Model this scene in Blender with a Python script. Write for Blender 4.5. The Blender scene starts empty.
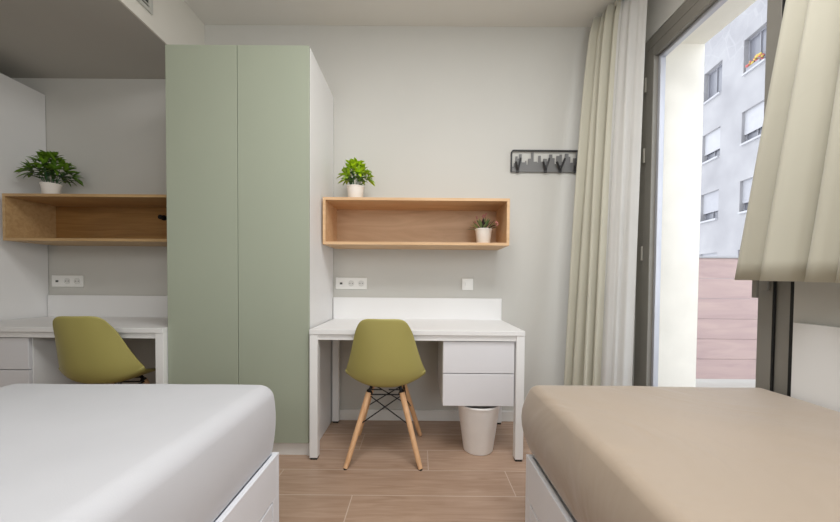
import bpy, bmesh, math, random
from mathutils import Vector, Matrix, noise

random.seed(7)
SC = bpy.context.scene
COL = SC.collection
R = math.radians

# ------------------------------------------------------------------ materials
def new_mat(name):
    m = bpy.data.materials.new(name); m.use_nodes = True
    nt = m.node_tree
    return m, nt, nt.nodes['Principled BSDF']

def srgb(r, g, b):
    f = lambda c: (c/255/12.92) if c/255 <= .04045 else ((c/255+.055)/1.055)**2.4
    return (f(r), f(g), f(b), 1)

def plain(name, col, rough=.5, metal=0, nscale=6, namp=.04, bump=0, bscale=80, coat=0, stretch=(1,1,1), spec=.5):
    """principled colour with soft noise variation and an optional fine bump"""
    m, nt, b = new_mat(name)
    tc = nt.nodes.new('ShaderNodeTexCoord'); mp = nt.nodes.new('ShaderNodeMapping')
    mp.inputs['Scale'].default_value = stretch
    nt.links.new(tc.outputs['Object'], mp.inputs['Vector'])
    n = nt.nodes.new('ShaderNodeTexNoise'); n.inputs['Scale'].default_value = nscale
    n.inputs['Detail'].default_value = 4
    nt.links.new(mp.outputs[0], n.inputs['Vector'])
    cr = nt.nodes.new('ShaderNodeValToRGB')
    c = col
    cr.color_ramp.elements[0].position = .3; cr.color_ramp.elements[1].position = .7
    cr.color_ramp.elements[0].color = tuple(max(0, v*(1-namp)) for v in c[:3])+(1,)
    cr.color_ramp.elements[1].color = tuple(min(1, v*(1+namp)) for v in c[:3])+(1,)
    nt.links.new(n.outputs['Fac'], cr.inputs[0]); nt.links.new(cr.outputs[0], b.inputs['Base Color'])
    b.inputs['Roughness'].default_value = rough; b.inputs['Metallic'].default_value = metal
    b.inputs['Coat Weight'].default_value = coat
    b.inputs['Specular IOR Level'].default_value = spec
    if bump:
        n2 = nt.nodes.new('ShaderNodeTexNoise'); n2.inputs['Scale'].default_value = bscale; n2.inputs['Detail'].default_value = 5
        nt.links.new(mp.outputs[0], n2.inputs['Vector'])
        bp = nt.nodes.new('ShaderNodeBump'); bp.inputs['Strength'].default_value = bump; bp.inputs['Distance'].default_value = .01
        nt.links.new(n2.outputs['Fac'], bp.inputs['Height']); nt.links.new(bp.outputs[0], b.inputs['Normal'])
    return m

def wood(name, c1, c2, stretch=(1, 14, 14), rough=.45, scale=2.2):
    m, nt, b = new_mat(name)
    tc = nt.nodes.new('ShaderNodeTexCoord'); mp = nt.nodes.new('ShaderNodeMapping')
    mp.inputs['Scale'].default_value = stretch
    nt.links.new(tc.outputs['Object'], mp.inputs['Vector'])
    n = nt.nodes.new('ShaderNodeTexNoise'); n.inputs['Scale'].default_value = scale
    n.inputs['Detail'].default_value = 8; n.inputs['Distortion'].default_value = 1.2
    nt.links.new(mp.outputs[0], n.inputs['Vector'])
    cr = nt.nodes.new('ShaderNodeValToRGB')
    cr.color_ramp.elements[0].position = .32; cr.color_ramp.elements[1].position = .68
    cr.color_ramp.elements[0].color = c1; cr.color_ramp.elements[1].color = c2
    nt.links.new(n.outputs['Fac'], cr.inputs[0]); nt.links.new(cr.outputs[0], b.inputs['Base Color'])
    b.inputs['Roughness'].default_value = rough
    return m

def floor_mat():
    """wood-look porcelain planks 1.2 x 0.24 m laid along X, each row shifted by a third"""
    m, nt, b = new_mat('wood_look_tile')
    N, L = nt.nodes.new, nt.links.new
    geo = N('ShaderNodeNewGeometry'); sp = N('ShaderNodeSeparateXYZ'); L(geo.outputs['Position'], sp.inputs[0])
    def mth(op, a, b_=None, c=None):
        n = N('ShaderNodeMath'); n.operation = op
        for i, v in enumerate((a, b_, c)):
            if v is None: continue
            if isinstance(v, (int, float)): n.inputs[i].default_value = v
            else: L(v, n.inputs[i])
        return n.outputs[0]
    v = mth('DIVIDE', mth('SUBTRACT', sp.outputs['Y'], 1.611-.22*20), .22)
    row = mth('FLOOR', v); fv = mth('FRACT', v)
    u = mth('DIVIDE', mth('ADD', mth('SUBTRACT', sp.outputs['X'], .47), mth('MULTIPLY', mth('SUBTRACT', row, 20), .415)), 1.2)
    u = mth('ADD', u, 20.0)
    col = mth('FLOOR', u); fu = mth('FRACT', u)
    ev = mth('MULTIPLY', mth('MINIMUM', fv, mth('SUBTRACT', 1, fv)), .22)
    eu = mth('MULTIPLY', mth('MINIMUM', fu, mth('SUBTRACT', 1, fu)), 1.2)
    e = mth('MINIMUM', ev, eu)
    joint = mth('LESS_THAN', e, .0022)
    wn = N('ShaderNodeTexWhiteNoise'); wn.noise_dimensions = '2D'
    cb = N('ShaderNodeCombineXYZ'); L(row, cb.inputs[0]); L(col, cb.inputs[1]); L(cb.outputs[0], wn.inputs['Vector'])
    off = N('ShaderNodeCombineXYZ')
    L(mth('ADD', sp.outputs['X'], mth('MULTIPLY', wn.outputs['Value'], 37)), off.inputs[0])
    L(mth('MULTIPLY', sp.outputs['Y'], 11), off.inputs[1]); L(mth('MULTIPLY', wn.outputs['Value'], 9), off.inputs[2])
    n = N('ShaderNodeTexNoise'); n.inputs['Scale'].default_value = 2.8; n.inputs['Detail'].default_value = 8
    n.inputs['Distortion'].default_value = 1.5; L(off.outputs[0], n.inputs['Vector'])
    cr = N('ShaderNodeValToRGB'); cr.color_ramp.elements[0].position = .3; cr.color_ramp.elements[1].position = .72
    cr.color_ramp.elements[0].color = srgb(160, 131, 110); cr.color_ramp.elements[1].color = srgb(184, 157, 137)
    L(n.outputs['Fac'], cr.inputs[0])
    hs = N('ShaderNodeHueSaturation'); L(cr.outputs[0], hs.inputs['Color'])
    L(mth('ADD', mth('MULTIPLY', wn.outputs['Value'], .22), .9), hs.inputs['Value'])
    mx = N('ShaderNodeMix'); mx.data_type = 'RGBA'; L(joint, mx.inputs[0]); L(hs.outputs[0], mx.inputs[6])
    mx.inputs[7].default_value = srgb(196, 177, 162); L(mx.outputs[2], b.inputs['Base Color'])
    b.inputs['Roughness'].default_value = .38
    return m

def leaf_mat(name, dark, light):
    m, nt, b = new_mat(name)
    at = nt.nodes.new('ShaderNodeAttribute'); at.attribute_name = 'tone'
    cr = nt.nodes.new('ShaderNodeValToRGB'); cr.color_ramp.elements[0].color = dark; cr.color_ramp.elements[1].color = light
    nt.links.new(at.outputs['Fac'], cr.inputs[0]); nt.links.new(cr.outputs[0], b.inputs['Base Color'])
    b.inputs['Roughness'].default_value = .4
    return m

def glass_mat():
    m, nt, b = new_mat('window_glass')
    nt.nodes.remove(b)
    tr = nt.nodes.new('ShaderNodeBsdfTransparent'); tr.inputs[0].default_value = (.96, .97, 1, 1)
    gl = nt.nodes.new('ShaderNodeBsdfGlossy'); gl.inputs['Roughness'].default_value = .02
    fr = nt.nodes.new('ShaderNodeLayerWeight'); fr.inputs['Blend'].default_value = .12
    mx = nt.nodes.new('ShaderNodeMixShader')
    nt.links.new(fr.outputs[0], mx.inputs[0]); nt.links.new(tr.outputs[0], mx.inputs[1]); nt.links.new(gl.outputs[0], mx.inputs[2])
    nt.links.new(mx.outputs[0], nt.nodes['Material Output'].inputs[0])
    return m

def cloth_mat(name, col, rough=.9, wr=.3, wscale=3.5, trans=0, weave=.08, spec=.15):
    m = plain(name, col, rough, nscale=3, namp=.03, spec=spec)
    nt = m.node_tree; b = nt.nodes['Principled BSDF']
    b.inputs['Sheen Weight'].default_value = .35; b.inputs['Sheen Roughness'].default_value = .4; b.inputs['Sheen Tint'].default_value = (.9, .94, 1, 1)
    tc = nt.nodes.new('ShaderNodeTexCoord')
    n = nt.nodes.new('ShaderNodeTexNoise'); n.inputs['Scale'].default_value = wscale; n.inputs['Detail'].default_value = 3
    n.inputs['Distortion'].default_value = 1.8; nt.links.new(tc.outputs['Object'], n.inputs['Vector'])
    bp = nt.nodes.new('ShaderNodeBump'); bp.inputs['Strength'].default_value = wr; bp.inputs['Distance'].default_value = .02
    nt.links.new(n.outputs['Fac'], bp.inputs['Height'])
    w = nt.nodes.new('ShaderNodeTexNoise'); w.inputs['Scale'].default_value = 350
    nt.links.new(tc.outputs['Object'], w.inputs['Vector'])
    b2 = nt.nodes.new('ShaderNodeBump'); b2.inputs['Strength'].default_value = weave; b2.inputs['Distance'].default_value = .003
    nt.links.new(w.outputs['Fac'], b2.inputs['Height']); nt.links.new(bp.outputs[0], b2.inputs['Normal'])
    nt.links.new(b2.outputs[0], b.inputs['Normal'])
    if trans:
        tl = nt.nodes.new('ShaderNodeBsdfTranslucent'); tl.inputs[0].default_value = col
        mx = nt.nodes.new('ShaderNodeMixShader'); mx.inputs[0].default_value = trans
        nt.links.new(b.outputs[0], mx.inputs[1]); nt.links.new(tl.outputs[0], mx.inputs[2])
        nt.links.new(mx.outputs[0], nt.nodes['Material Output'].inputs[0])
    return m

def facade_mat():
    m, nt, b = new_mat('facade_render')
    N, L = nt.nodes.new, nt.links.new
    geo = N('ShaderNodeNewGeometry')
    n = N('ShaderNodeTexNoise'); n.inputs['Scale'].default_value = .8; n.inputs['Detail'].default_value = 8
    L(geo.outputs['Position'], n.inputs['Vector'])
    cr = N('ShaderNodeValToRGB'); cr.color_ramp.elements[0].position = .3; cr.color_ramp.elements[1].position = .75
    cr.color_ramp.elements[0].color = srgb(136, 135, 138); cr.color_ramp.elements[1].color = srgb(156, 155, 157)
    L(n.outputs['Fac'], cr.inputs[0])
    vo = N('ShaderNodeTexVoronoi'); vo.feature = 'DISTANCE_TO_EDGE'; vo.inputs['Scale'].default_value = 1.5
    L(geo.outputs['Position'], vo.inputs['Vector'])
    lt = N('ShaderNodeMath'); lt.operation = 'LESS_THAN'; lt.inputs[1].default_value = .02; L(vo.outputs['Distance'], lt.inputs[0])
    sp = N('ShaderNodeSeparateXYZ'); L(geo.outputs['Position'], sp.inputs[0])
    gt = N('ShaderNodeMath'); gt.operation = 'GREATER_THAN'; gt.inputs[1].default_value = 9.6; L(sp.outputs['Z'], gt.inputs[0])
    mu = N('ShaderNodeMath'); mu.operation = 'MULTIPLY'; L(lt.outputs[0], mu.inputs[0]); L(gt.outputs[0], mu.inputs[1])
    m2 = N('ShaderNodeMath'); m2.operation = 'MULTIPLY'; m2.inputs[1].default_value = .18; L(mu.outputs[0], m2.inputs[0])
    mx = N('ShaderNodeMix'); mx.data_type = 'RGBA'; L(m2.outputs[0], mx.inputs[0]); L(cr.outputs[0], mx.inputs[6])
    mx.inputs[7].default_value = srgb(178, 178, 180); L(mx.outputs[2], b.inputs['Base Color'])
    b.inputs['Roughness'].default_value = .9
    return m

M = {
 'wall':   plain('wall_paint', srgb(198, 197, 192), .85, nscale=1.5, namp=.02, bump=.03, bscale=120, spec=.2),
 'ceil':   plain('ceiling_paint', srgb(222, 220, 214), .9, nscale=1.5, namp=.02, spec=.2),
 'ceil_low': plain('low_ceiling_shaded', srgb(186, 184, 178), .9, nscale=1.5, namp=.02, spec=.2),  # darker than the main ceiling: niche shade put into the colour
 'bulk':   plain('bulkhead_paint', srgb(222, 219, 211), .9, nscale=1.5, namp=.02, spec=.2),
 'floor':  floor_mat(),
 'trim':   plain('white_trim', srgb(226, 225, 222), .5),
 'white':  plain('white_laminate', srgb(228, 228, 228), .4, nscale=3, namp=.01),
 'whitem': plain('white_steel', srgb(232, 232, 232), .35, nscale=3, namp=.01),
 'drawer': plain('pale_grey_laminate', srgb(220, 220, 224), .4, nscale=3, namp=.01),
 'sage':   plain('sage_laminate', srgb(158, 165, 148), .5, nscale=2, namp=.015),
 'oak':    wood('oak_veneer', srgb(186, 152, 118), srgb(206, 174, 140), stretch=(1, 6, 6)),
 'oak_edge': wood('oak_edge', srgb(200, 162, 120), srgb(216, 180, 140)),
 'oak_shaded': wood('shaded_oak', srgb(140, 101, 54), srgb(162, 121, 70)),  # panel and edges: oak with the niche's shade mixed into its colour
 'oak_shaded_edge': wood('shaded_oak_edge', srgb(176, 142, 98), srgb(194, 162, 118)),
 'beech':  wood('beech_dowel', srgb(204, 158, 116), srgb(226, 184, 142), stretch=(12, 12, 1)),
 'olive':  plain('olive_plastic', srgb(168, 160, 94), .42, nscale=4, namp=.02),
 'black':  plain('black_steel', srgb(28, 28, 30), .4, metal=.6),
 'rubber': plain('black_rubber', srgb(35, 35, 35), .7),
 'plast':  plain('white_plastic', srgb(235, 235, 232), .35),
 'hole':   plain('dark_socket_hole', srgb(60, 60, 60), .6),
 'shadowgap': plain('grey_socket_well', srgb(218, 218, 215), .5),
 'ceramic': plain('white_ceramic', srgb(236, 232, 226), .35),
 'soil':   plain('potting_soil', srgb(60, 46, 34), .95, bump=.6, bscale=150),
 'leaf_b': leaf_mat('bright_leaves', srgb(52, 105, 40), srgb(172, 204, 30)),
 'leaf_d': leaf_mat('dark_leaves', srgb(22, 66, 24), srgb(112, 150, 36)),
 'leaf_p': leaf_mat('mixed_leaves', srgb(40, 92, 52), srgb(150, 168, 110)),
 'flower_pink': plain('pink_buds', srgb(190, 126, 120), .7),
 'flower_dark': plain('maroon_leaves', srgb(54, 34, 34), .7),
 'steel_dark': plain('dark_hook_metal', srgb(52, 52, 54), .45, metal=.3),
 'steel_mid': plain('grey_silhouette', srgb(112, 112, 112), .5, metal=.2),
 'bin':    plain('bin_plastic', srgb(246, 245, 244), .45),
 'sheet_w': cloth_mat('white_sheet', srgb(198, 199, 204), wr=.12, wscale=1.6),
 'sheet_b': cloth_mat('beige_cover', srgb(167, 151, 134), rough=.5, wr=.8, wscale=1.8, spec=.5),
 'bedwhite': plain('bed_laminate', srgb(228, 231, 238), .5, namp=.01),
 'curtain': cloth_mat('cream_curtain', srgb(215, 212, 197), wr=.08, wscale=6, trans=.3),
 'curtain_lining': cloth_mat('pale_lining', srgb(226, 225, 222), wr=.08, wscale=6, trans=.35),
 'frame':  plain('taupe_aluminium', srgb(136, 133, 126), .45, metal=.2),
 'bead':   plain('silver_bead', srgb(190, 192, 200), .35, metal=.4),
 'gasket': plain('black_gasket', srgb(14, 14, 14), .7),
 'hinge':  plain('hinge_metal', srgb(176, 172, 162), .35, metal=.5),
 'glass':  glass_mat(),
 'reveal': plain('cream_render', srgb(240, 236, 226), .9, bump=.05, bscale=100),
 'fence':  wood('composite_board', srgb(170, 148, 147), srgb(184, 162, 158), stretch=(1.2, 4, 8), rough=.8, scale=1.4),
 'terrace': plain('terrace_tile', srgb(180, 178, 172), .8),
 'street': plain('asphalt', srgb(120, 120, 120), .9),
 'facade': facade_mat(),
 'blind':  plain('white_blind', srgb(162, 162, 166), .7),
 'blind_grey': plain('grey_shutter', srgb(150, 150, 155), .7),  # slightly darker grey, for the lower window rows
 'sash_out': plain('grey_window_trim', srgb(132, 132, 138), .7),
 'darkglass': plain('dim_pane', srgb(112, 113, 120), .25),
 'vent':   plain('vent_enamel', srgb(190, 190, 184), .5),
 'ventdark': plain('vent_dark', srgb(60, 62, 60), .8),
 'red_fl': plain('red_petals', srgb(176, 96, 96), .8),
 'yel_fl': plain('yellow_petals', srgb(190, 168, 90), .8),
}

# ------------------------------------------------------------------ helpers
def link(o, parent=None):
    COL.objects.link(o)
    if parent is not None: o.parent = parent
    return o

def obj(name, bm, mat, parent=None, loc=None, smooth=False, bevel=0, seg=2, subsurf=0, solid=0):
    me = bpy.data.meshes.new(name)
    bmesh.ops.recalc_face_normals(bm, faces=bm.faces)
    bm.to_mesh(me); bm.free()
    for mt in (mat if isinstance(mat, (list, tuple)) else [mat]): me.materials.append(mt)
    if smooth:
        for p in me.polygons: p.use_smooth = True
    o = bpy.data.objects.new(name, me); link(o, parent)
    if loc: o.location = loc
    if solid:
        s = o.modifiers.new('s', 'SOLIDIFY'); s.thickness = solid; s.offset = 0
    if bevel:
        b = o.modifiers.new('b', 'BEVEL'); b.width = bevel; b.segments = seg; b.limit_method = 'ANGLE'; b.angle_limit = R(40)
    if subsurf:
        s = o.modifiers.new('ss', 'SUBSURF'); s.levels = subsurf; s.render_levels = subsurf
    return o

def thing(name, label, cat, loc=(0, 0, 0), rz=0, group=None):
    o = bpy.data.objects.new(name, None); link(o)
    o.empty_display_size = .1
    o.location = loc; o.rotation_euler = (0, 0, rz)
    return tag(o, label, cat, group)

def tag(o, label, cat, group=None, kind=None):
    o['label'] = label; o['category'] = cat
    if group: o['group'] = group
    if kind: o['kind'] = kind
    return o

def struct(name, bm, mat, parent=None, **k):
    o = obj(name, bm, mat, parent, **k)
    if parent is None: o['kind'] = 'structure'
    return o

def box(bm, x0, x1, y0, y1, z0, z1, mi=0):
    vs = [bm.verts.new((x, y, z)) for z in (z0, z1) for y in (y0, y1) for x in (x0, x1)]
    fs = [(0, 1, 3, 2), (4, 6, 7, 5), (0, 4, 5, 1), (2, 3, 7, 6), (0, 2, 6, 4), (1, 5, 7, 3)]
    for f in fs:
        nf = bm.faces.new([vs[i] for i in f]); nf.material_index = mi
    return bm

def B(*boxes):
    bm = bmesh.new()
    for b in boxes: box(bm, *b)
    return bm

def tube(bm, a, b, r0, r1=None, n=12, mi=0):
    a, b = Vector(a), Vector(b); r1 = r0 if r1 is None else r1
    d = (b-a).normalized(); up = Vector((0, 0, 1)) if abs(d.z) < .95 else Vector((1, 0, 0))
    s = d.cross(up).normalized(); t = s.cross(d)
    rings = []
    for p, r in ((a, r0), (b, r1)):
        rings.append([bm.verts.new(p + s*math.cos(2*math.pi*i/n)*r + t*math.sin(2*math.pi*i/n)*r) for i in range(n)])
    for i in range(n):
        j = (i+1) % n
        f = bm.faces.new((rings[0][i], rings[0][j], rings[1][j], rings[1][i])); f.material_index = mi
    bm.faces.new(rings[0]).material_index = mi; bm.faces.new(rings[1][::-1]).material_index = mi

def lathe(bm, prof, n=40, c=(0, 0, 0), mi=0):
    rings = []
    for r, z in prof:
        if r < 1e-5: rings.append([bm.verts.new((c[0], c[1], c[2]+z))])
        else: rings.append([bm.verts.new((c[0]+r*math.cos(2*math.pi*i/n), c[1]+r*math.sin(2*math.pi*i/n), c[2]+z)) for i in range(n)])
    for k in range(len(rings)-1):
        A, C = rings[k], rings[k+1]
        for i in range(n):
            j = (i+1) % n
            if len(A) == 1 and len(C) == 1: continue
            if len(A) == 1: bm.faces.new((A[0], C[i], C[j]))
            elif len(C) == 1: bm.faces.new((A[i], A[j], C[0]))
            else: bm.faces.new((A[i], A[j], C[j], C[i]))

# ------------------------------------------------------------------ key dimensions
XL, XR = -3.60, 1.45        # room sides
YB, YF = 2.501, -1.70       # back wall, wall behind the camera
HC, HL = 2.864, 2.4755         # ceiling, lowered ceiling
XK = -1.567                  # bulkhead face
DY0, DY1, DZ = 1.325, 2.30, 2.585   # balcony door opening
WT = .425                    # outer wall thickness

# ------------------------------------------------------------------ room shell
struct('floor', B((XL-.1, XR+.02, YF-.1, YB+.1, -.08, 0)), M['floor'])
struct('wall_back', B((XL-.1, XR+.09, YB, YB+.12, 0, HC+.1)), M['wall'])
struct('wall_left', B((XL-.12, XL, YF, YB, 0, HC+.1)), M['wall'])
struct('wall_front', B((XL-.1, XR+.09, YF-.12, YF, 0, HC+.1)), M['wall'])
struct('wall_right', B((XR, XR+.095, YF, DY0, 0, HC+.1), (XR, XR+.095, DY1, YB, 0, HC+.1), (XR, XR+.095, DY0, DY1, DZ, HC+.1)), M['wall'])
struct('ceiling', B((XK+.001, XR, YF, YB, HC, HC+.1)), M['ceil'])
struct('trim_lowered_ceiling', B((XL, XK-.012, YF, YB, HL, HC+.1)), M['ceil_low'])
struct('trim_bulkhead', B((XK-.012, XK, YF, YB, HL-.001, HC+.1)), M['bulk'])
struct('baseboard_back', B((-.625, XR, YB-.014, YB, 0, .078), (-2.715, -1.455, YB-.014, YB, 0, .078)), M['trim'], bevel=.003)
struct('baseboard_right', B((XR-.014, XR, -1.6, DY0-.01, 0, .078), (XR-.014, XR, DY1+.01, YB-.015, 0, .078)), M['trim'], bevel=.003)
# outer reveal of the balcony door, cream render
struct('trim_outer_reveal', B((XR+.097, XR+WT, YF, DY0, 0, 4.2), (XR+.097, XR+WT, DY1, 2.95, 0, 4.2), (XR+.097, XR+WT, DY0, DY1, DZ+.03, 4.2)), M['reveal'])

# balcony door : frame, sash, glass, hinges
door = bpy.data.objects.new('door_1', None); link(door); door.location = (XR, (DY0+DY1)/2, 0); door['kind'] = 'structure'
hw = (DY1-DY0)/2
F1, F2 = .068, .064
def ring_y(h, w0, z0, z1, bw, x0, x1):
    return B((x0, x1, -w0, -w0+bw, z0, z1), (x0, x1, w0-bw, w0, z0, z1), (x0, x1, -w0+bw, w0-bw, z1-bw, z1), (x0, x1, -w0+bw, w0-bw, z0, z0+bw))
obj('door_frame', ring_y(0, hw-.002, .002, DZ-.002, F1, .004, .085), M['frame'], door, bevel=.004)
sash = obj('sash', ring_y(0, hw-F1-.006, F1+.006, DZ-.002-F1-.006, F2, -.002, .07), M['frame'], door, bevel=.004)
obj('gasket', ring_y(0, hw-F1+.004, F1-.004, DZ-.002-F1+.004, .012, .006, .03), M['gasket'], door)
obj('seal', B((-.0035, .006, -hw+F1-.002, -hw+F1+.006, F1, DZ-.09)), M['gasket'], door)
obj('glazing_bead', ring_y(0, hw-F1-F2-.004, F1+F2+.004, DZ-.002-F1-F2-.004, .02, .028, .062), M['bead'], sash, bevel=.003)
bm = bmesh.new(); gw, gz0, gz1 = hw-F1-F2-.02, F1+F2+.02, DZ-.002-F1-F2-.02
bm.faces.new([bm.verts.new(v) for v in ((.043, -gw, gz0), (.043, gw, gz0), (.043, gw, gz1), (.043, -gw, gz1))])
obj('glass_pane', bm, M['glass'], sash)
for z in (2.30, 1.85, 1.22, .3):
    bm = bmesh.new(); tube(bm, (-.006, hw-F1-.003, z-.045), (-.006, hw-F1-.003, z+.045), .007, n=12)
    obj('hinge', bm, M['hinge'], door, smooth=False)
bm = B((-.012, -.002, -(hw-F1-.045), -(hw-F1-.02), 1.0, 1.14))
tube(bm, (-.012, -(hw-F1-.032), 1.09), (-.05, -(hw-F1-.032), 1.09), .008); box(bm, -.056, -.044, -(hw-F1-.042), -(hw-F1-.022), .97, 1.1)
obj('handle', bm, M['frame'], sash, bevel=.002)

obj('seal', B((-.001, .003, -hw-.002, -hw+.010, .003, DZ-.03)), M['gasket'], door)
# ------------------------------------------------------------------ outside
struct('trim_terrace_floor', B((XR+.01, 16, -3, 9, -.12, -.02)), M['terrace'])
fn = thing('terrace_fence', 'pinkish brown horizontal board fence closing the terrace outside the door', 'fence', (4.3, 3.6, -.02), R(0))
y = 0
k = 0
for k in range(6):
    z0 = .035+k*.2135; bm = B((-1.9, 1.6, 0, .025, z0, z0+.2110))
    obj('board', bm, M['fence'], fn, bevel=.003)
obj('cap_rail', B((-1.9, 1.6, -.015, .05, .035+6*.2135, .035+6*.2135+.016)), M['blind'], fn)
for x in (-1.8, -.1, 1.5):
    obj('post', B((x-.035, x+.035, .026, .09, 0, 1.31)), M['frame'], fn)

bld = thing('apartment_building', 'pale grey apartment block across the street seen through the door', 'building', (12.5, 13.0, -6), R(-7))
FX = 0.0
# window rows and columns : local y runs along the facade
rows_c = [(15.83, 1.32), (13.10, 1.24), (10.44, 1.22), (7.75, 1.22), (5.1, 1.22)]
wins = []
def facade_wall():
    bm = bmesh.new()
    ys = [-14, 14]; zs = [0, 19.5]
    for wy0, wy1, z0, z1 in wins:
        ys += [wy0, wy1]; zs += [z0, z1]
    ys = sorted(set(round(v, 4) for v in ys)); zs = sorted(set(round(v, 4) for v in zs))
    for i in range(len(ys)-1):
        for j in range(len(zs)-1):
            cy, cz = (ys[i]+ys[i+1])/2, (zs[j]+zs[j+1])/2
            if any(a < cy < b and c < cz < d for a, b, c, d in wins): continue
            box(bm, 0, .4, ys[i], ys[i+1], zs[j], zs[j+1])
    bmesh.ops.remove_doubles(bm, verts=bm.verts, dist=1e-4)
    return bm
cols = [-6.6, -4.4, -2.2, 0, 2.2, 4.4]
for (zc, h) in rows_c:
    for cy in cols:
        wins.append((cy-.54, cy+.54, zc-h/2, zc+h/2))
obj('facade_wall', facade_wall(), M['facade'], bld)
obj('roof_slab', B((-.3, .8, -14.2, 14.2, 19.5, 19.75)), M['facade'], bld)
idx = 0
for r_, (zc, h) in enumerate(rows_c):
    for c_, cy in enumerate(cols):
        w = obj('window', B((.16, .24, cy-.54, cy-.48, zc-h/2, zc+h/2), (.16, .24, cy+.48, cy+.54, zc-h/2, zc+h/2), (.16, .24, cy-.48, cy+.48, zc+h/2-.06, zc+h/2), (.16, .24, cy-.48, cy+.48, zc-h/2, zc-h/2+.06), (.16, .22, cy-.02, cy+.02, zc-h/2+.06, zc+h/2-.06)), M['sash_out'], bld)
        obj('pane', B((.20, .22, cy-.48, cy+.48, zc-h/2+.06, zc+h/2-.06)), M['darkglass'], w)
        if r_ > 0 and not (r_ == 0):
            drop = .72 if r_ < 3 else .97
            if r_ == 0: drop = .2
            obj('roller_blind', B((.10, .14, cy-.54, cy+.54, zc+h/2-h*drop, zc+h/2)), M['blind'] if r_ < 2 else M['blind_grey'], w)
        obj('sill', B((-.08, .16, cy-.5, cy+.5, zc-h/2-.07, zc-h/2)), M['blind'], w)

# ------------------------------------------------------------------ vent in the bulkhead
v = thing('air_vent', 'grey rectangular air vent grille set high in the white bulkhead', 'vent', (XK, 1.69, 2.556))
obj('frame', B((0, .012, -.33, .32, 0, .02), (0, .012, -.33, .32, .16, .18), (0, .012, -.33, -.305, .02, .16), (0, .012, .295, .32, .02, .16)), M['vent'], v, bevel=.002)
obj('backing', B((.0005, .003, -.305, .295, .02, .16)), M['ventdark'], v)
for i in range(5):
    z = .032+i*.028
    bm = B((.003, .010, -.305, .295, z, z+.007))
    obj('slat', bm, M['vent'], v)

# ------------------------------------------------------------------ wardrobes
def wardrobe(x0, x1, label, ndoor=2):
    w = x1-x0; yf = 1.955
    t = thing('wardrobe', label, 'wardrobe', ((x0+x1)/2, yf, 0))
    d = YB-yf-.004
    h = 2.3534
    obj('carcass', B((-w/2, -w/2+.019, .02, d, .0, h), (w/2-.019, w/2, .02, d, .0, h), (-w/2+.019, w/2-.019, .021, d, h-.019, h),
                     (-w/2+.019, w/2-.019, .021, d, .08, .1), (-w/2+.019, w/2-.019, d-.01, d, .1, h-.019)), M['white'], t, bevel=.0015)
    obj('plinth', B((-w/2+.019, w/2-.019, .03, .045, 0, .08)), M['trim'], t)
    dw = w/ndoor
    for i in range(ndoor):
        obj('door', B((-w/2+i*dw+.0015, -w/2+(i+1)*dw-.0015, 0, .019, .083, h-.001)), M['sage'], t, bevel=.0015)
    return t
wardrobe(-1.450, -.634, 'tall sage green two-door wardrobe with white sides, between the two desks')
wardrobe(-3.59, -2.722, 'tall white-sided wardrobe at the left edge, beside the left desk')

# ------------------------------------------------------------------ desks
def desk(x0, x1, flip, label):
    w = x1-x0; yf = 1.922; d = YB-yf-.02
    t = thing('desk', label, 'desk', ((x0+x1)/2, yf, 0), group=None)
    a, b = -w/2, w/2; L = .046
    obj('desktop', B((a, b, 0, d, .722, .75)), M['white'], t, bevel=.002)
    obj('apron', B((a+L, b-L, .012, .035, .69, .722), (a+L, b-L, d-.035, d-.012, .69, .722), (a+.012, a+.035, L, d-L, .69, .722), (b-.035, b-.012, L, d-L, .69, .722)), M['whitem'], t)
    for (x, y) in ((a, .004), (b-L, .004), (a, d-L), (b-L, d-L)):
        lg = obj('leg', B((x, x+L, y, y+L, .012, .722)), M['whitem'], t, bevel=.002)
        obj('foot_pad', B((x+.004, x+L-.004, y+.004, y+L-.004, 0, .012)), M['rubber'], lg)
    obj('backsplash', B((a-.006 if not flip else a-.012, b, d+.001, d+.017,   .722, .906)), M['white'], t, bevel=.002)
    cw = .412
    c0 = (b-L-.004-cw) if not flip else a+L+.004
    pd = obj('pedestal', B((c0, c0+cw, .045, d-.02, .31, .6885)), M['white'], t, bevel=.002)
    for (z0, z1) in ((.312, .497), (.502, .684)):
        obj('drawer', B((c0+.002, c0+cw-.002, .024, .0435, z0, z1)), M['drawer'], t, bevel=.002)
    return t
desk(-.623, .598, False, 'white desk with two drawers on its right, standing against the middle wall')
desk(-2.704, -1.453, True, 'white desk with drawers on its left, in the left niche')

# ------------------------------------------------------------------ wall shelves
def wall_shelf(x0, x1, label, m1, m2):
    w = x1-x0; yf = 2.183; d = YB-yf-.001; h = .300; z0 = 1.259; T = .018
    t = thing('wall_shelf', label, 'shelf', ((x0+x1)/2, yf, z0+(.008 if x0 < -2 else 0)))
    a, b = -w/2, w/2
    obj('top_board', B((a, b, 0, d, h-T, h)), m2, t, bevel=.001)
    obj('bottom_board', B((a, b, 0, d, 0, T)), m2, t, bevel=.001)
    for x in (a, b-T): obj('side_board', B((x, x+T, 0.0005, d, T, h-T)), m2, t)
    obj('back_panel', B((a+T, b-T, d-.012, d, T, h-T)), m1, t)
    return t
wall_shelf(-.622, .570, 'long oak box shelf on the wall above the middle desk', M['oak'], M['oak_edge'])
lshelf = wall_shelf(-2.668, -1.478, 'long oak box shelf, shade painted into its colour, above the left desk, under the lowered ceiling', M['oak_shaded'], M['oak_shaded_edge'])
bm = bmesh.new()
tube(bm, (.215, .302, .205), (.215, .296, .205), .020, n=16); tube(bm, (.215, .296, .205), (.215, .272, .205), .009, n=12); tube(bm, (.215, .272, .205), (.215, .260, .205), .016, n=16)
obj('knob', bm, M['black'], lshelf)['label'] = 'small black knob'

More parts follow.
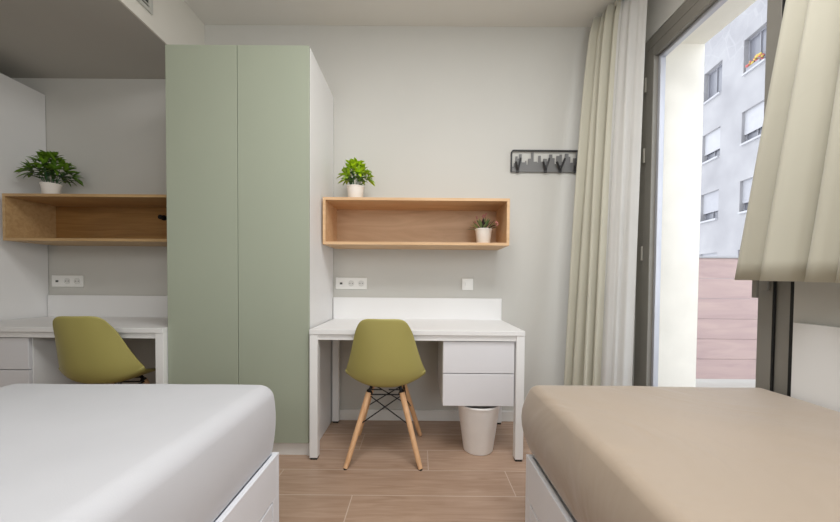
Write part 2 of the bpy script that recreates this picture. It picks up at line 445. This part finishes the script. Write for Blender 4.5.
# ------------------------------------------------------------------ sockets
def socket_strip(x, label, n=3, cat='socket'):
    w = .0735*n+.008
    t = thing('power_socket' if n > 1 else 'light_switch', label, cat, (x, YB, 1.008))
    obj('plate', B((-w/2, w/2, -.010, 0, -.042, .042)), M['plast'], t, bevel=.003)
    for i in range(n):
        cx = -w/2+.004+.0735*(i+.5)
        if n > 1 and i > 0:
            bm = bmesh.new(); lathe(bm, [(0, 0), (.019, 0), (.0205, .003), (.0215, .003), (.0215, 0)], 28)
            o = obj('socket_well', bm, M['shadowgap'], t, (cx, -.0102, 0)); o.rotation_euler = (R(90), 0, 0)
            for s in (-1, 1):
                bm = bmesh.new(); tube(bm, (cx+s*.0095, -.0105, 0), (cx+s*.0095, -.0125, 0), .0028, n=10)
                obj('pin_hole', bm, M['hole'], o if False else t)
        elif n > 1:
            obj('data_port', B((cx-.009, cx+.009, -.0125, -.0102, -.008, .006)), M['hole'], t)
        else:
            o = obj('rocker', B((cx-.027, cx+.027, -.015, -.0102, -.028, .028)), M['plast'], t, bevel=.002)
            o2 = obj('indicator', B((cx-.02, cx-.016, -.0165, -.0151, -.012, .012)), M['shadowgap'], t)
    return t
socket_strip(-.500, 'white triple wall socket plate above the middle desk')
socket_strip(-2.579, 'white triple wall socket plate in the niche above the left desk')
socket_strip(.350, 'single white square switch plate on wall right of the triple socket', 1, 'switch')

# ------------------------------------------------------------------ coat rack
t = thing('coat_rack', 'black wall hook rack with a city skyline cut-out, beside the curtain', 'hook rack', (.655, YB, 1.824))
W, H = .52, .152
bm = bmesh.new()
r = .018
pts = [(0, 0), (0, H-r)] + [(r-r*math.cos(a), H-r+r*math.sin(a)) for a in (R(30), R(60), R(90))] + [(W-r, H)] + [(W-r+r*math.sin(a), H-r+r*math.cos(a)) for a in (R(30), R(60), R(90))] + [(W, 0)]
for p, q in zip(pts[:-1], pts[1:]):
    d = Vector((q[0]-p[0], 0, q[1]-p[1])).normalized()
    n = Vector((d.z, 0, -d.x))*.0045
    A, C = Vector((p[0], 0, p[1])), Vector((q[0], 0, q[1]))
    A -= d*.001; C += d*.001
    vs = []
    for yy in (-.02, -.008):
        for P, s in ((A, 1), (C, 1), (C, -1), (A, -1)): vs.append(bm.verts.new((P.x+n.x*s, yy, P.z+n.z*s)))
    for f in ((0, 1, 2, 3), (7, 6, 5, 4), (0, 4, 5, 1), (1, 5, 6, 2), (2, 6, 7, 3), (3, 7, 4, 0)): bm.faces.new([vs[i] for i in f])
obj('frame', bm, M['steel_dark'], t)
sky = [(.0, .030), (.018, .055), (.03, .10), (.045, .085), (.056, .115), (.074, .06), (.10, .07), (.108, .045), (.121, .085), (.143, .13), (.16, .065), (.186, .06), (.195, .105), (.212, .065), (.23, .085), (.256, .065), (.273, .115), (.295, .09), (.312, .05), (.325, .105), (.347, .115), (.364, .065), (.386, .12), (.412, .10), (.425, .06), (.446, .09), (.464, .135), (.481, .06), (.498, .08), (.518, .0)]
bm = bmesh.new()
for (xa, ha), (xb, _) in zip(sky[:-1], sky[1:]):
    box(bm, xa, xb, -.016, -.011, 0.0, ha*1.06+.004)
obj('skyline_plate', bm, M['steel_mid'], t)
obj('wall_spacer', B((.05, .08, -.011, 0, .01, .03), (.44, .47, -.011, 0, .01, .03)), M['steel_dark'], t)
for hx, dx in ((.045, -.028), (.245, -.035), (.35, -.045), (.46, .0)):
    bm = bmesh.new()
    box(bm, hx-.010, hx+.010, -.024, -.016, -.006, .045)
    tube(bm, (hx, -.02, .012), (hx+dx*.8, -.05, .062), .008, .008, n=6); tube(bm, (hx, -.02, .012), (hx-dx*.7, -.026, .095), .007, .007, n=6)
    obj('hook', bm, M['steel_dark'], t)

# ------------------------------------------------------------------ shell chairs
def interp(tab, v):
    for (a, *pa), (b, *pb) in zip(tab[:-1], tab[1:]):
        if v <= b:
            s = (v-a)/(b-a) if b > a else 0
            s = s*s*(3-2*s)*.35+s*.65
            return [p+(q-p)*s for p, q in zip(pa, pb)]
    return list(tab[-1][1:])

def chair_shell():
    #       v    y     z     halfwidth  lift
    tab = [(0.0, .215, .418, .150, .004), (.06, .205, .430, .186, .008), (.16, .15, .438, .207, .016), (.30, .06, .432, .218, .034), (.42, -.03, .424, .226, .058),
           (.52, -.11, .420, .231, .085), (.60, -.168, .445, .231, .100), (.68, -.202, .510, .220, .098), (.78, -.225, .612, .190, .075), (.88, -.245, .715, .163, .052), (.95, -.258, .785, .146, .034), (1.0, -.266, .83, .128, .026)]
    nv, nu = 44, 22
    C = []
    for i in range(nv+1):
        v = i/nv
        C.append(interp(tab, v))
    # smooth
    for _ in range(3):
        C = [C[0]] + [[(C[i-1][k]+2*C[i][k]+C[i+1][k])/4 for k in range(4)] for i in range(1, nv)] + [C[-1]]
    bm = bmesh.new(); G = []
    for i in range(nv+1):
        y, z, w, e = C[i]
        p, q = C[max(0, i-1)], C[min(nv, i+1)]
        dy, dz = q[0]-p[0], q[1]-p[1]; l = math.hypot(dy, dz)
        ny, nz = dz/l, -dy/l        # faces the sitter
        row = []
        for j in range(nu+1):
            u = j/nu*2-1
            x = w*u*(1-.06*u*u)/.94
            o = e*abs(u)**2.2
            cy, cz = y+ny*o, z+nz*o
            # round the two corners of backrest top and front lip
            v = i/nv
            if v > .90:
                k = (v-.90)/.10; drop = .030*k*abs(u)**5
                cz -= drop; 
            if v < .1:
                k = (.1-v)/.1; cy -= .030*k*abs(u)**4
            row.append(bm.verts.new((x, cy, cz)))
        G.append(row)
    for i in range(nv):
        for j in range(nu):
            bm.faces.new((G[i][j], G[i][j+1], G[i+1][j+1], G[i+1][j]))
    return bm

def shell_chair(loc, rz, label):
    t = thing('shell_chair', label, 'chair', loc, rz, None)
    sh = obj('seat_shell', chair_shell(), M['olive'], t, smooth=True, solid=.006, subsurf=1)
    # rolled rim
    tops, feet = {}, {}
    for sx in (-1, 1):
        for sy in (-1, 1):
            tops[sx, sy] = Vector((sx*.095, sy*.095, .388)); feet[sx, sy] = Vector((sx*.205, sy*.205, 0))
            lg = bmesh.new()
            A, F = tops[sx, sy], feet[sx, sy]
            tube(lg, F+Vector((0, 0, .006)), F+(A-F)*.12, .0125, .0145, n=14); tube(lg, F+(A-F)*.12, A, .0145, .017, n=14)
            leg = obj('leg', lg, M['beech'], t, smooth=False)
            g = bmesh.new(); tube(g, F, F+Vector((0, 0, .006)), .010, n=14)
            obj('foot_glide', g, M['rubber'], leg)
    P = lambda k, s: feet[k]+(tops[k]-feet[k])*s
    order = [(-1, -1), (1, -1), (1, 1), (-1, 1)]
    for i in range(4):
        a, b = order[i], order[(i+1) % 4]
        bm = bmesh.new()
        tube(bm, P(a, .97), P(b, .56), .0035, n=8); tube(bm, P(b, .97), P(a, .56), .0035, n=8)
        tube(bm, P(a, .97), P(b, .97), .004, n=8)
        obj('cross_brace', bm, M['black'], t)
    for k in order:
        A = tops[k]
        bm = bmesh.new(); tube(bm, A+Vector((-k[0]*.004, -k[1]*.004, -.01)), A+Vector((0, 0, .014)), .018, .013, n=12)
        tube(bm, A, (A.x*.86, A.y*.86, .419), .010, n=10)
        tube(bm, (A.x, A.y, .404), (A.x*.2, A.y, .404), .004, n=8)
        obj('shell_mount', bm, M['black'], t)
    return t
shell_chair((-.192, 2.04, 0), R(0), 'olive green shell chair on splayed wooden legs, facing the middle desk')
shell_chair((-1.835, 2.05, 0), R(5), 'olive green shell chair turned sideways at the left desk behind the bed')

# ------------------------------------------------------------------ waste bin
t = thing('waste_bin', 'white tapered waste bin on the floor under the desk drawers', 'bin', (.366, 2.075, 0))
bm = bmesh.new(); lathe(bm, [(0, 0), (.084, 0), (.089, .004), (.128, .282), (.134, .284), (.134, .296), (.126, .296), (.120, .284), (.086, .012), (0, .010)], 48)
obj('bin_body', bm, M['bin'], t, smooth=True, bevel=.002)

# ------------------------------------------------------------------ plants
def leaf(bm, base, direction, length, width, tone, lay, droop=.25, n=5, twist=0):
    d = Vector(direction).normalized(); up = Vector((0, 0, 1))
    s = d.cross(up)
    if s.length < .05: s = Vector((1, 0, 0))
    s.normalize(); nrm = s.cross(d)
    s = (Matrix.Rotation(twist, 3, d) @ s); nrm = s.cross(d)
    prev = None; p = Vector(base)
    L = []
    for i in range(n+1):
        f = i/n
        w = width*math.sin(math.pi*min(1, (f*.88+.08)))**.8*(1 if i < n else .05)
        q = p + d*length*f + Vector((0, 0, -droop*length*f*f))
        L.append((bm.verts.new(q-s*w/2+nrm*w*.18), bm.verts.new(q), bm.verts.new(q+s*w/2+nrm*w*.18)))
    for i in range(n):
        for a in (0, 1):
            f = bm.faces.new((L[i][a], L[i][a+1], L[i+1][a+1], L[i+1][a]))
            for lp in f.loops: lp[lay] = (tone, tone, tone, 1)

def pot_bm(rb, rt, h):
    bm = bmesh.new(); lathe(bm, [(0, 0), (rb-.003, 0), (rb, .003), (rt-.001, h-.008), (rt+.002, h-.007), (rt+.002, h), (rt-.004, h), (rt-.006, h-.02), (rb-.005, .012), (0, .012)], 36)
    return bm

def plant(name, loc, rb, rt, h, label, mat, spread, height, nst, seed, ll, lw, bright):
    rnd = random.Random(seed)
    t = thing(name, label, 'plant', loc)
    obj('pot', pot_bm(rb, rt, h), M['ceramic'], t, smooth=True, bevel=.001)
    bm = bmesh.new(); lathe(bm, [(0, h-.010), (rt-.005, h-.012)], 24); obj('soil', bm, M['soil'], t)
    bm = bmesh.new(); lay = bm.loops.layers.float_color.new('tone')
    st = bmesh.new()
    for i in range(nst):
        a = 2*math.pi*(i*.618)+rnd.uniform(-.2, .2)
        q = (i+.5)/nst
        rr = spread*q**.6
        top = Vector((math.cos(a)*rr*.72, math.sin(a)*rr*.62, h+(height-h)*(.92-.62*q)*rnd.uniform(.85, 1.05)))
        b0 = Vector((math.cos(a)*rt*.4, math.sin(a)*rt*.4, h-.014))
        mid = (b0+top)/2+Vector((0, 0, .02))
        tube(st, b0, mid, .0016, n=5); tube(st, mid, top, .0013, n=5)
        out = Vector((math.cos(a)*q, math.sin(a)*q, .55-.35*q)).normalized()
        for k in range(8):
            b = 2*math.pi*k/8+rnd.uniform(-.25, .25)
            side = out.cross(Vector((0, 0, 1))).normalized() if abs(out.z) < .98 else Vector((1, 0, 0))
            up2 = side.cross(out)
            dr = out*.75+side*math.cos(b)*.8+up2*math.sin(b)*.8
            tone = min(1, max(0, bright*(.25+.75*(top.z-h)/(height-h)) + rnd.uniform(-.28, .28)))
            leaf(bm, top-out*.01, dr, ll*rnd.uniform(.75, 1.15), lw, tone, lay, droop=.18, twist=rnd.uniform(-.6, .6))
        for k in range(3):
            f = .4+.2*k; p = b0+(top-b0)*f
            b = rnd.uniform(0, 6.28)
            leaf(bm, p, (math.cos(b), math.sin(b), .35), ll*.8, lw, rnd.uniform(0, .35), lay, droop=.25)
    obj('stems', st, M['leaf_p'], t)
    f = obj('foliage', bm, mat, t, smooth=True)
    return t
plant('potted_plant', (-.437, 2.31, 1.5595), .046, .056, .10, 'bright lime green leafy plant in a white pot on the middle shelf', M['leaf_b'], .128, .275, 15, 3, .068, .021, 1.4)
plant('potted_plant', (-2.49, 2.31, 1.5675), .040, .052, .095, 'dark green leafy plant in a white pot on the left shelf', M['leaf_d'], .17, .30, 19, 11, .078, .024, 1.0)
# small flowering plant inside the shelf
rnd = random.Random(5)
t = thing('potted_flower', 'small pink flowering plant in a white pot inside the middle shelf', 'plant', (.427, 2.31, 1.2775))
obj('pot', pot_bm(.044, .056, .105), M['ceramic'], t, smooth=True, bevel=.001)
bm = bmesh.new(); lathe(bm, [(0, .095), (.050, .093)], 24); obj('soil', bm, M['soil'], t)
bm = bmesh.new(); lay = bm.loops.layers.float_color.new('tone'); bd = bmesh.new(); bk = bmesh.new(); lk = bk.loops.layers.float_color.new('tone')
for i in range(26):
    a = 2*math.pi*i*.618; q = (i+.5)/26
    d = Vector((math.cos(a)*q*1.1, math.sin(a)*q, 1.05-.8*q)).normalized(); L = rnd.uniform(.065, .10)
    b0 = Vector((math.cos(a)*.03*q, math.sin(a)*.03*q, .095))
    leaf(bm if i % 3 else bk, b0, d, L, .017, rnd.uniform(0, 1), lay if i % 3 else lk, droop=.1)
    leaf(bm if i % 4 else bk, b0+d*.02, d+Vector((rnd.uniform(-.4, .4), rnd.uniform(-.4, .4), .1)), L*.8, .015, rnd.uniform(0, 1), lay if i % 4 else lk, droop=.1)
    if i % 3 == 0:
        e = b0+d*L*1.02
        for k in range(5):
            c = e+Vector((rnd.uniform(-.007, .007), rnd.uniform(-.007, .007), rnd.uniform(-.004, .012)))
            bmesh.ops.create_icosphere(bd, subdivisions=1, radius=.0048, matrix=Matrix.Translation(c))
obj('foliage', bm, M['leaf_p'], t, smooth=True); obj('dark_foliage', bk, M['flower_dark'], t, smooth=True)['label'] = 'dark maroon leaves'
obj('flower_buds', bd, M['flower_pink'], t, smooth=True)

# window-box flowers on the building opposite
fb = thing('window_flowers', 'red and yellow flowers on an upper window sill of the building opposite', 'flowers', (12.6, 11.05, 7.0))
# position is refined below from the building's window grid

# ------------------------------------------------------------------ beds
def rounded_slab(x0, x1, y0, y1, z0, z1, r, nx, ny, nz, flare=0, seed=0, amp=.004, sag=0):
    """closed box grid with rounded edges and soft cloth irregularity"""
    bm = bmesh.new()
    def shape(p):
        q = Vector((min(max(p.x, x0+r), x1-r), min(max(p.y, y0+r), y1-r), min(max(p.z, z0+.02), z1-r)))
        d = p-q
        if d.length > 1e-6:
            rr = r if p.z > (z0+z1)/2 else r
            m = max(abs(d.x), abs(d.y), abs(d.z))
            p = q+d.normalized()*min(m if m < r*.3 else r, r) if m > r*.3 else p
        # flare of the hanging sides
        h = (z1-p.z)/(z1-z0); s = math.sin(math.pi*min(1, h*.9+.05))
        ex = abs(flare)*s
        cx, cy = (x0+x1)/2, (y0+y1)/2
        fx = (p.x-cx)/((x1-x0)/2); fy = (p.y-cy)/((y1-y0)/2)
        p = p+Vector((ex*fx**7 if fx*flare > .5*abs(flare) else 0, ex*fy**15 if abs(fy) > .5 else 0, 0))
        n = noise.noise(p*2.3+Vector((seed, 0, 0)))*amp + noise.noise(p*7+Vector((0, seed, 0)))*amp*.35
        p = p+Vector((n*.6*abs(fx)**6, n*.6*abs(fy)**6, n*(1 if h < .5 else 0)))
        p.z -= sag*h*0
        return p
    cache = {}
    def V(i, j, k):
        key = (i, j, k)
        if key not in cache:
            cache[key] = bm.verts.new(shape(Vector((x0+(x1-x0)*gx[i], y0+(y1-y0)*gy[j], z0+(z1-z0)*gz[k]))))
        return cache[key]
    def grid(n, edge):
        e = [0, edge*.15, edge*.35, edge*.6, edge*.85]
        g = e + [edge+(1-2*edge)*i/n for i in range(n+1)] + [1-v for v in reversed(e)]
        return g
    gx, gy, gz = grid(nx, r/(x1-x0)), grid(ny, r/(y1-y0)), grid(nz, min(.45, r/(z1-z0)))
    X, Y, Z = len(gx)-1, len(gy)-1, len(gz)-1
    for i in range(X):
        for j in range(Y):
            bm.faces.new((V(i, j, Z), V(i+1, j, Z), V(i+1, j+1, Z), V(i, j+1, Z))); bm.faces.new((V(i, j, 0), V(i, j+1, 0), V(i+1, j+1, 0), V(i+1, j, 0)))
    for i in range(X):
        for k in range(Z):
            bm.faces.new((V(i, 0, k), V(i+1, 0, k), V(i+1, 0, k+1), V(i, 0, k+1))); bm.faces.new((V(i, Y, k), V(i, Y, k+1), V(i+1, Y, k+1), V(i+1, Y, k)))
    for j in range(Y):
        for k in range(Z):
            bm.faces.new((V(0, j, k), V(0, j, k+1), V(0, j+1, k+1), V(0, j+1, k))); bm.faces.new((V(X, j, k), V(X, j+1, k), V(X, j+1, k+1), V(X, j, k+1)))
    return bm

def bed(fx0, fx1, mx0, mx1, label, sheet, r, aisle, flare, seed):
    yE, yH = 1.385, -.60
    t = thing('bed', label, 'bed', ((fx0+fx1)/2, yE, 0))
    cx = (fx0+fx1)/2; a, b = fx0-cx, fx1-cx; ma, mb = mx0-cx, mx1-cx
    ln = yE-yH
    obj('frame', B((a, b, -.02, 0, 0, .322), (a, b, -ln, -ln+.02, 0, .322), (a, a+.02, -ln+.02, -.02, .155, .322), (b-.02, b, -ln+.02, -.02, .155, .322),
                   (a+.02, b-.02, -ln+.02, -.02, .27, .30), (a, a+.02, -1.02, -.98, 0, .155), (b-.02, b, -1.02, -.98, 0, .155), (a, a+.02, -.06, -.02, 0, .155), (b-.02, b, -.06, -.02, 0, .155)), M['bedwhite'], t, bevel=.002)
    # drawers under the rail on the aisle side
    for (ya, yb) in ((-.975, -.064), (-1.96, -1.025)):
        if aisle > 0: obj('drawer', B((b-.018, b, ya+.004, yb-.0, .03, .148)), M['bedwhite'], t, bevel=.003)
        else: obj('drawer', B((a, a+.018, ya+.004, yb-.0, .03, .148)), M['bedwhite'], t, bevel=.003)
    bm = rounded_slab(ma, mb, -ln+.03, .012, .3235, .607, r, 34, 50, 8, flare=flare, seed=seed)
    obj('mattress', bm, sheet, t, smooth=True)
    return t
bed(-1.665, -.572, -1.662, -.594, 'white sheeted bed in the left foreground', M['sheet_w'], .050, 1, .016, 3.1)
bed(.442, 1.405, .472, 1.410, 'bed with a tan beige cover in the right foreground beside the door', M['sheet_b'], .024, -1, -.045, 8.7)
# white side board along the right wall by the bed
hb = obj('headboard_panel', B((XR-.026, XR-.002, -.35, 1.30, .0, .882)), M['white'], bevel=.002)
tag(hb, 'white board standing along the wall at the right edge behind the beige bed', 'board')

# ------------------------------------------------------------------ curtains
def curtain(pathtop, pathbot, z0f, z1, nfold, amp0, amp1, label, mats, lining_from=None, nz=24, n=260, phase=0, seed=0):
    """cloth hung along a path, pleated; path = list of (x, y) from start to end"""
    def along(path, s):
        L = [0]
        for p, q in zip(path[:-1], path[1:]): L.append(L[-1]+math.dist(p, q))
        d = s*L[-1]
        for i in range(len(path)-1):
            if d <= L[i+1]+1e-9:
                f = (d-L[i])/(L[i+1]-L[i]); p, q = path[i], path[i+1]
                tx, ty = (q[0]-p[0])/(L[i+1]-L[i]), (q[1]-p[1])/(L[i+1]-L[i])
                return p[0]+(q[0]-p[0])*f, p[1]+(q[1]-p[1])*f, tx, ty
        return (*path[-1], tx, ty)
    bm = bmesh.new(); rows = []
    for k in range(nz+1):
        h = k/nz    # 0 top -> 1 bottom
        row = []
        for i in range(n+1):
            s = i/n
            xt, yt, tx, ty = along(pathtop, s); xb, yb, ux, uy = along(pathbot, s)
            hh = h**.6 if lining_from is not None else h
            x, y = xt+(xb-xt)*hh, yt+(yb-yt)*hh
            tx, ty = tx+(ux-tx)*h, ty+(uy-ty)*h; l = math.hypot(tx, ty); nx_, ny_ = -ty/l, tx/l
            amp = amp0+(amp1-amp0)*h
            ws = s+.018*math.sin(s*9+seed)+.008*math.sin(h*3+s*20+seed)
            ph = 2*math.pi*nfold*ws+phase
            sharp = math.sin(ph)+.25*math.sin(2*ph+1.1+seed)
            if lining_from is not None and s > lining_from: amp = amp*(1-.85*min(1, (s-lining_from)*12))
            a = amp*(1+.35*math.sin(s*17+seed*2))*sharp + .004*math.sin(h*5+s*30)
            tang = .35*amp*math.cos(ph)
            z0 = z0f(s)
            z = z1+(z0-z1)*h
            row.append(bm.verts.new((x+nx_*a+tx/l*tang, y+ny_*a+ty/l*tang, z)))
        rows.append(row)
    for k in range(nz):
        for i in range(n):
            f = bm.faces.new((rows[k][i], rows[k][i+1], rows[k+1][i+1], rows[k+1][i]))
            if lining_from is not None and i/n > lining_from: f.material_index = 1
    return bm

t = thing('curtain', 'long cream curtain gathered to the left of the balcony door', 'curtain', (1.25, 2.25, 0))
bm = curtain([(1.19, 2.41), (1.24, 2.30), (1.30, 2.15), (1.345, 2.06)], [(.995, 2.38), (1.08, 2.27), (1.20, 2.14), (1.33, 2.12)], lambda s: .03, HC-.03, 7.5, .022, .028, '', None, lining_from=.54, seed=.6)
bmesh.ops.translate(bm, verts=bm.verts, vec=(-1.25, -2.25, 0))
obj('fabric', bm, [M['curtain'], M['curtain_lining']], t, smooth=True, solid=.0025)
obj('heading_tape', B((.0, .015, -.22, .22, HC-.05, HC-.016)), M['curtain'], t)

t = thing('curtain', 'short cream curtain hanging over the right side of the balcony door, hem above the bed', 'curtain', (1.3, 1.1, 0))
bm = curtain([(1.355, 1.175), (1.34, 1.04), (1.32, .88), (1.30, .66), (1.29, .45)], [(1.33, 1.455), (1.325, 1.25), (1.31, 1.00), (1.29, .72), (1.29, .45)], lambda s: 1.045-.03*s, HC-.03, 8.5, .032, .044, '', None, seed=2.3, phase=.5)
bmesh.ops.translate(bm, verts=bm.verts, vec=(-1.3, -1.1, 0))
obj('fabric', bm, M['curtain'], t, smooth=True, solid=.0025)
obj('heading_tape', B((-.02, -.005, -.72, .22, HC-.05, HC-.016)), M['curtain'], t)
tr = thing('curtain_track', 'slim white curtain track on the ceiling above the door', 'curtain rail', (1.29, 1.4, HC))
obj('rail', B((-.022, .022, -1.0, 1.09, -.016, 0)), M['trim'], tr, bevel=.002)

# flowers on the opposite sill
bm = bmesh.new(); b2 = bmesh.new(); b3 = bmesh.new(); rnd = random.Random(3)
box(b3, -.09, .09, -.3, .3, 0, .14)
for i in range(46):
    c = Vector((rnd.uniform(-.12, .08), rnd.uniform(-.32, .3), rnd.uniform(.12, .34)))
    bmesh.ops.create_icosphere(bm if i % 2 else b2, subdivisions=1, radius=rnd.uniform(.035, .06), matrix=Matrix.Translation(c))
obj('planter', b3, M['sash_out'], fb); obj('red_flowers', bm, M['red_fl'], fb); obj('yellow_flowers', b2, M['yel_fl'], fb)
ww = wins[0*6+3]
loc = Matrix.Translation(bld.location) @ Matrix.Rotation(R(-7), 4, 'Z') @ Vector((-.02+.06, (ww[0]+ww[1])/2+.05, ww[2]+.001))
fb.location = loc; fb.rotation_euler = (0, 0, R(-7))

# ------------------------------------------------------------------ light
w = bpy.data.worlds.new('sky'); SC.world = w; w.use_nodes = True
nt = w.node_tree; bg = nt.nodes['Background']
bg.inputs['Color'].default_value = (.93, .965, 1.0, 1); bg.inputs['Strength'].default_value = 2.8

def area(name, loc, target, sx, sy, power, col=(1, 1, 1)):
    l = bpy.data.lights.new(name, 'AREA'); l.shape = 'RECTANGLE'; l.size = sx; l.size_y = sy; l.energy = power; l.color = col
    o = bpy.data.objects.new(name, l); link(o); o.location = loc
    o.rotation_euler = (Vector(target)-Vector(loc)).to_track_quat('-Z', 'Y').to_euler()
    return o
area('side_fill', (1.1, -1.2, 1.7), (.2, 2.5, 1.2), 1.4, 1.8, 34, (.93, .97, 1))  # added fill from behind the camera, no window stands there
area('fill_lamp', (-.9, -1.3, 2.0), (-2.1, 2.5, 1.7), 1.0, .8, 13, (1, .96, .9))
area('overhead_fill', (.25, .7, 2.84), (.25, .75, 0), 1.2, 1.0, 46, (1, .99, .98))  # unseen area light added overhead to brighten the room

# ------------------------------------------------------------------ camera
cam = bpy.data.cameras.new('camera'); co = bpy.data.objects.new('camera', cam); link(co)
co.location = (0, 0, 1.0282)
co.rotation_euler = (Matrix.Rotation(R(.0998), 3, 'Z') @ Matrix.Rotation(R(90-1.3498), 3, 'X') @ Matrix.Rotation(R(.4565), 3, 'Z')).to_euler()
cam.sensor_width = 36; cam.lens = 36*341.145/840; cam.shift_x = .93/840; cam.shift_y = 28.17/840; cam.clip_start = .02
SC.camera = co
SC.view_settings.view_transform = 'Standard'; SC.view_settings.look = 'None'
SC.view_settings.exposure = 0
SC.cycles.max_bounces = 10; SC.cycles.diffuse_bounces = 6
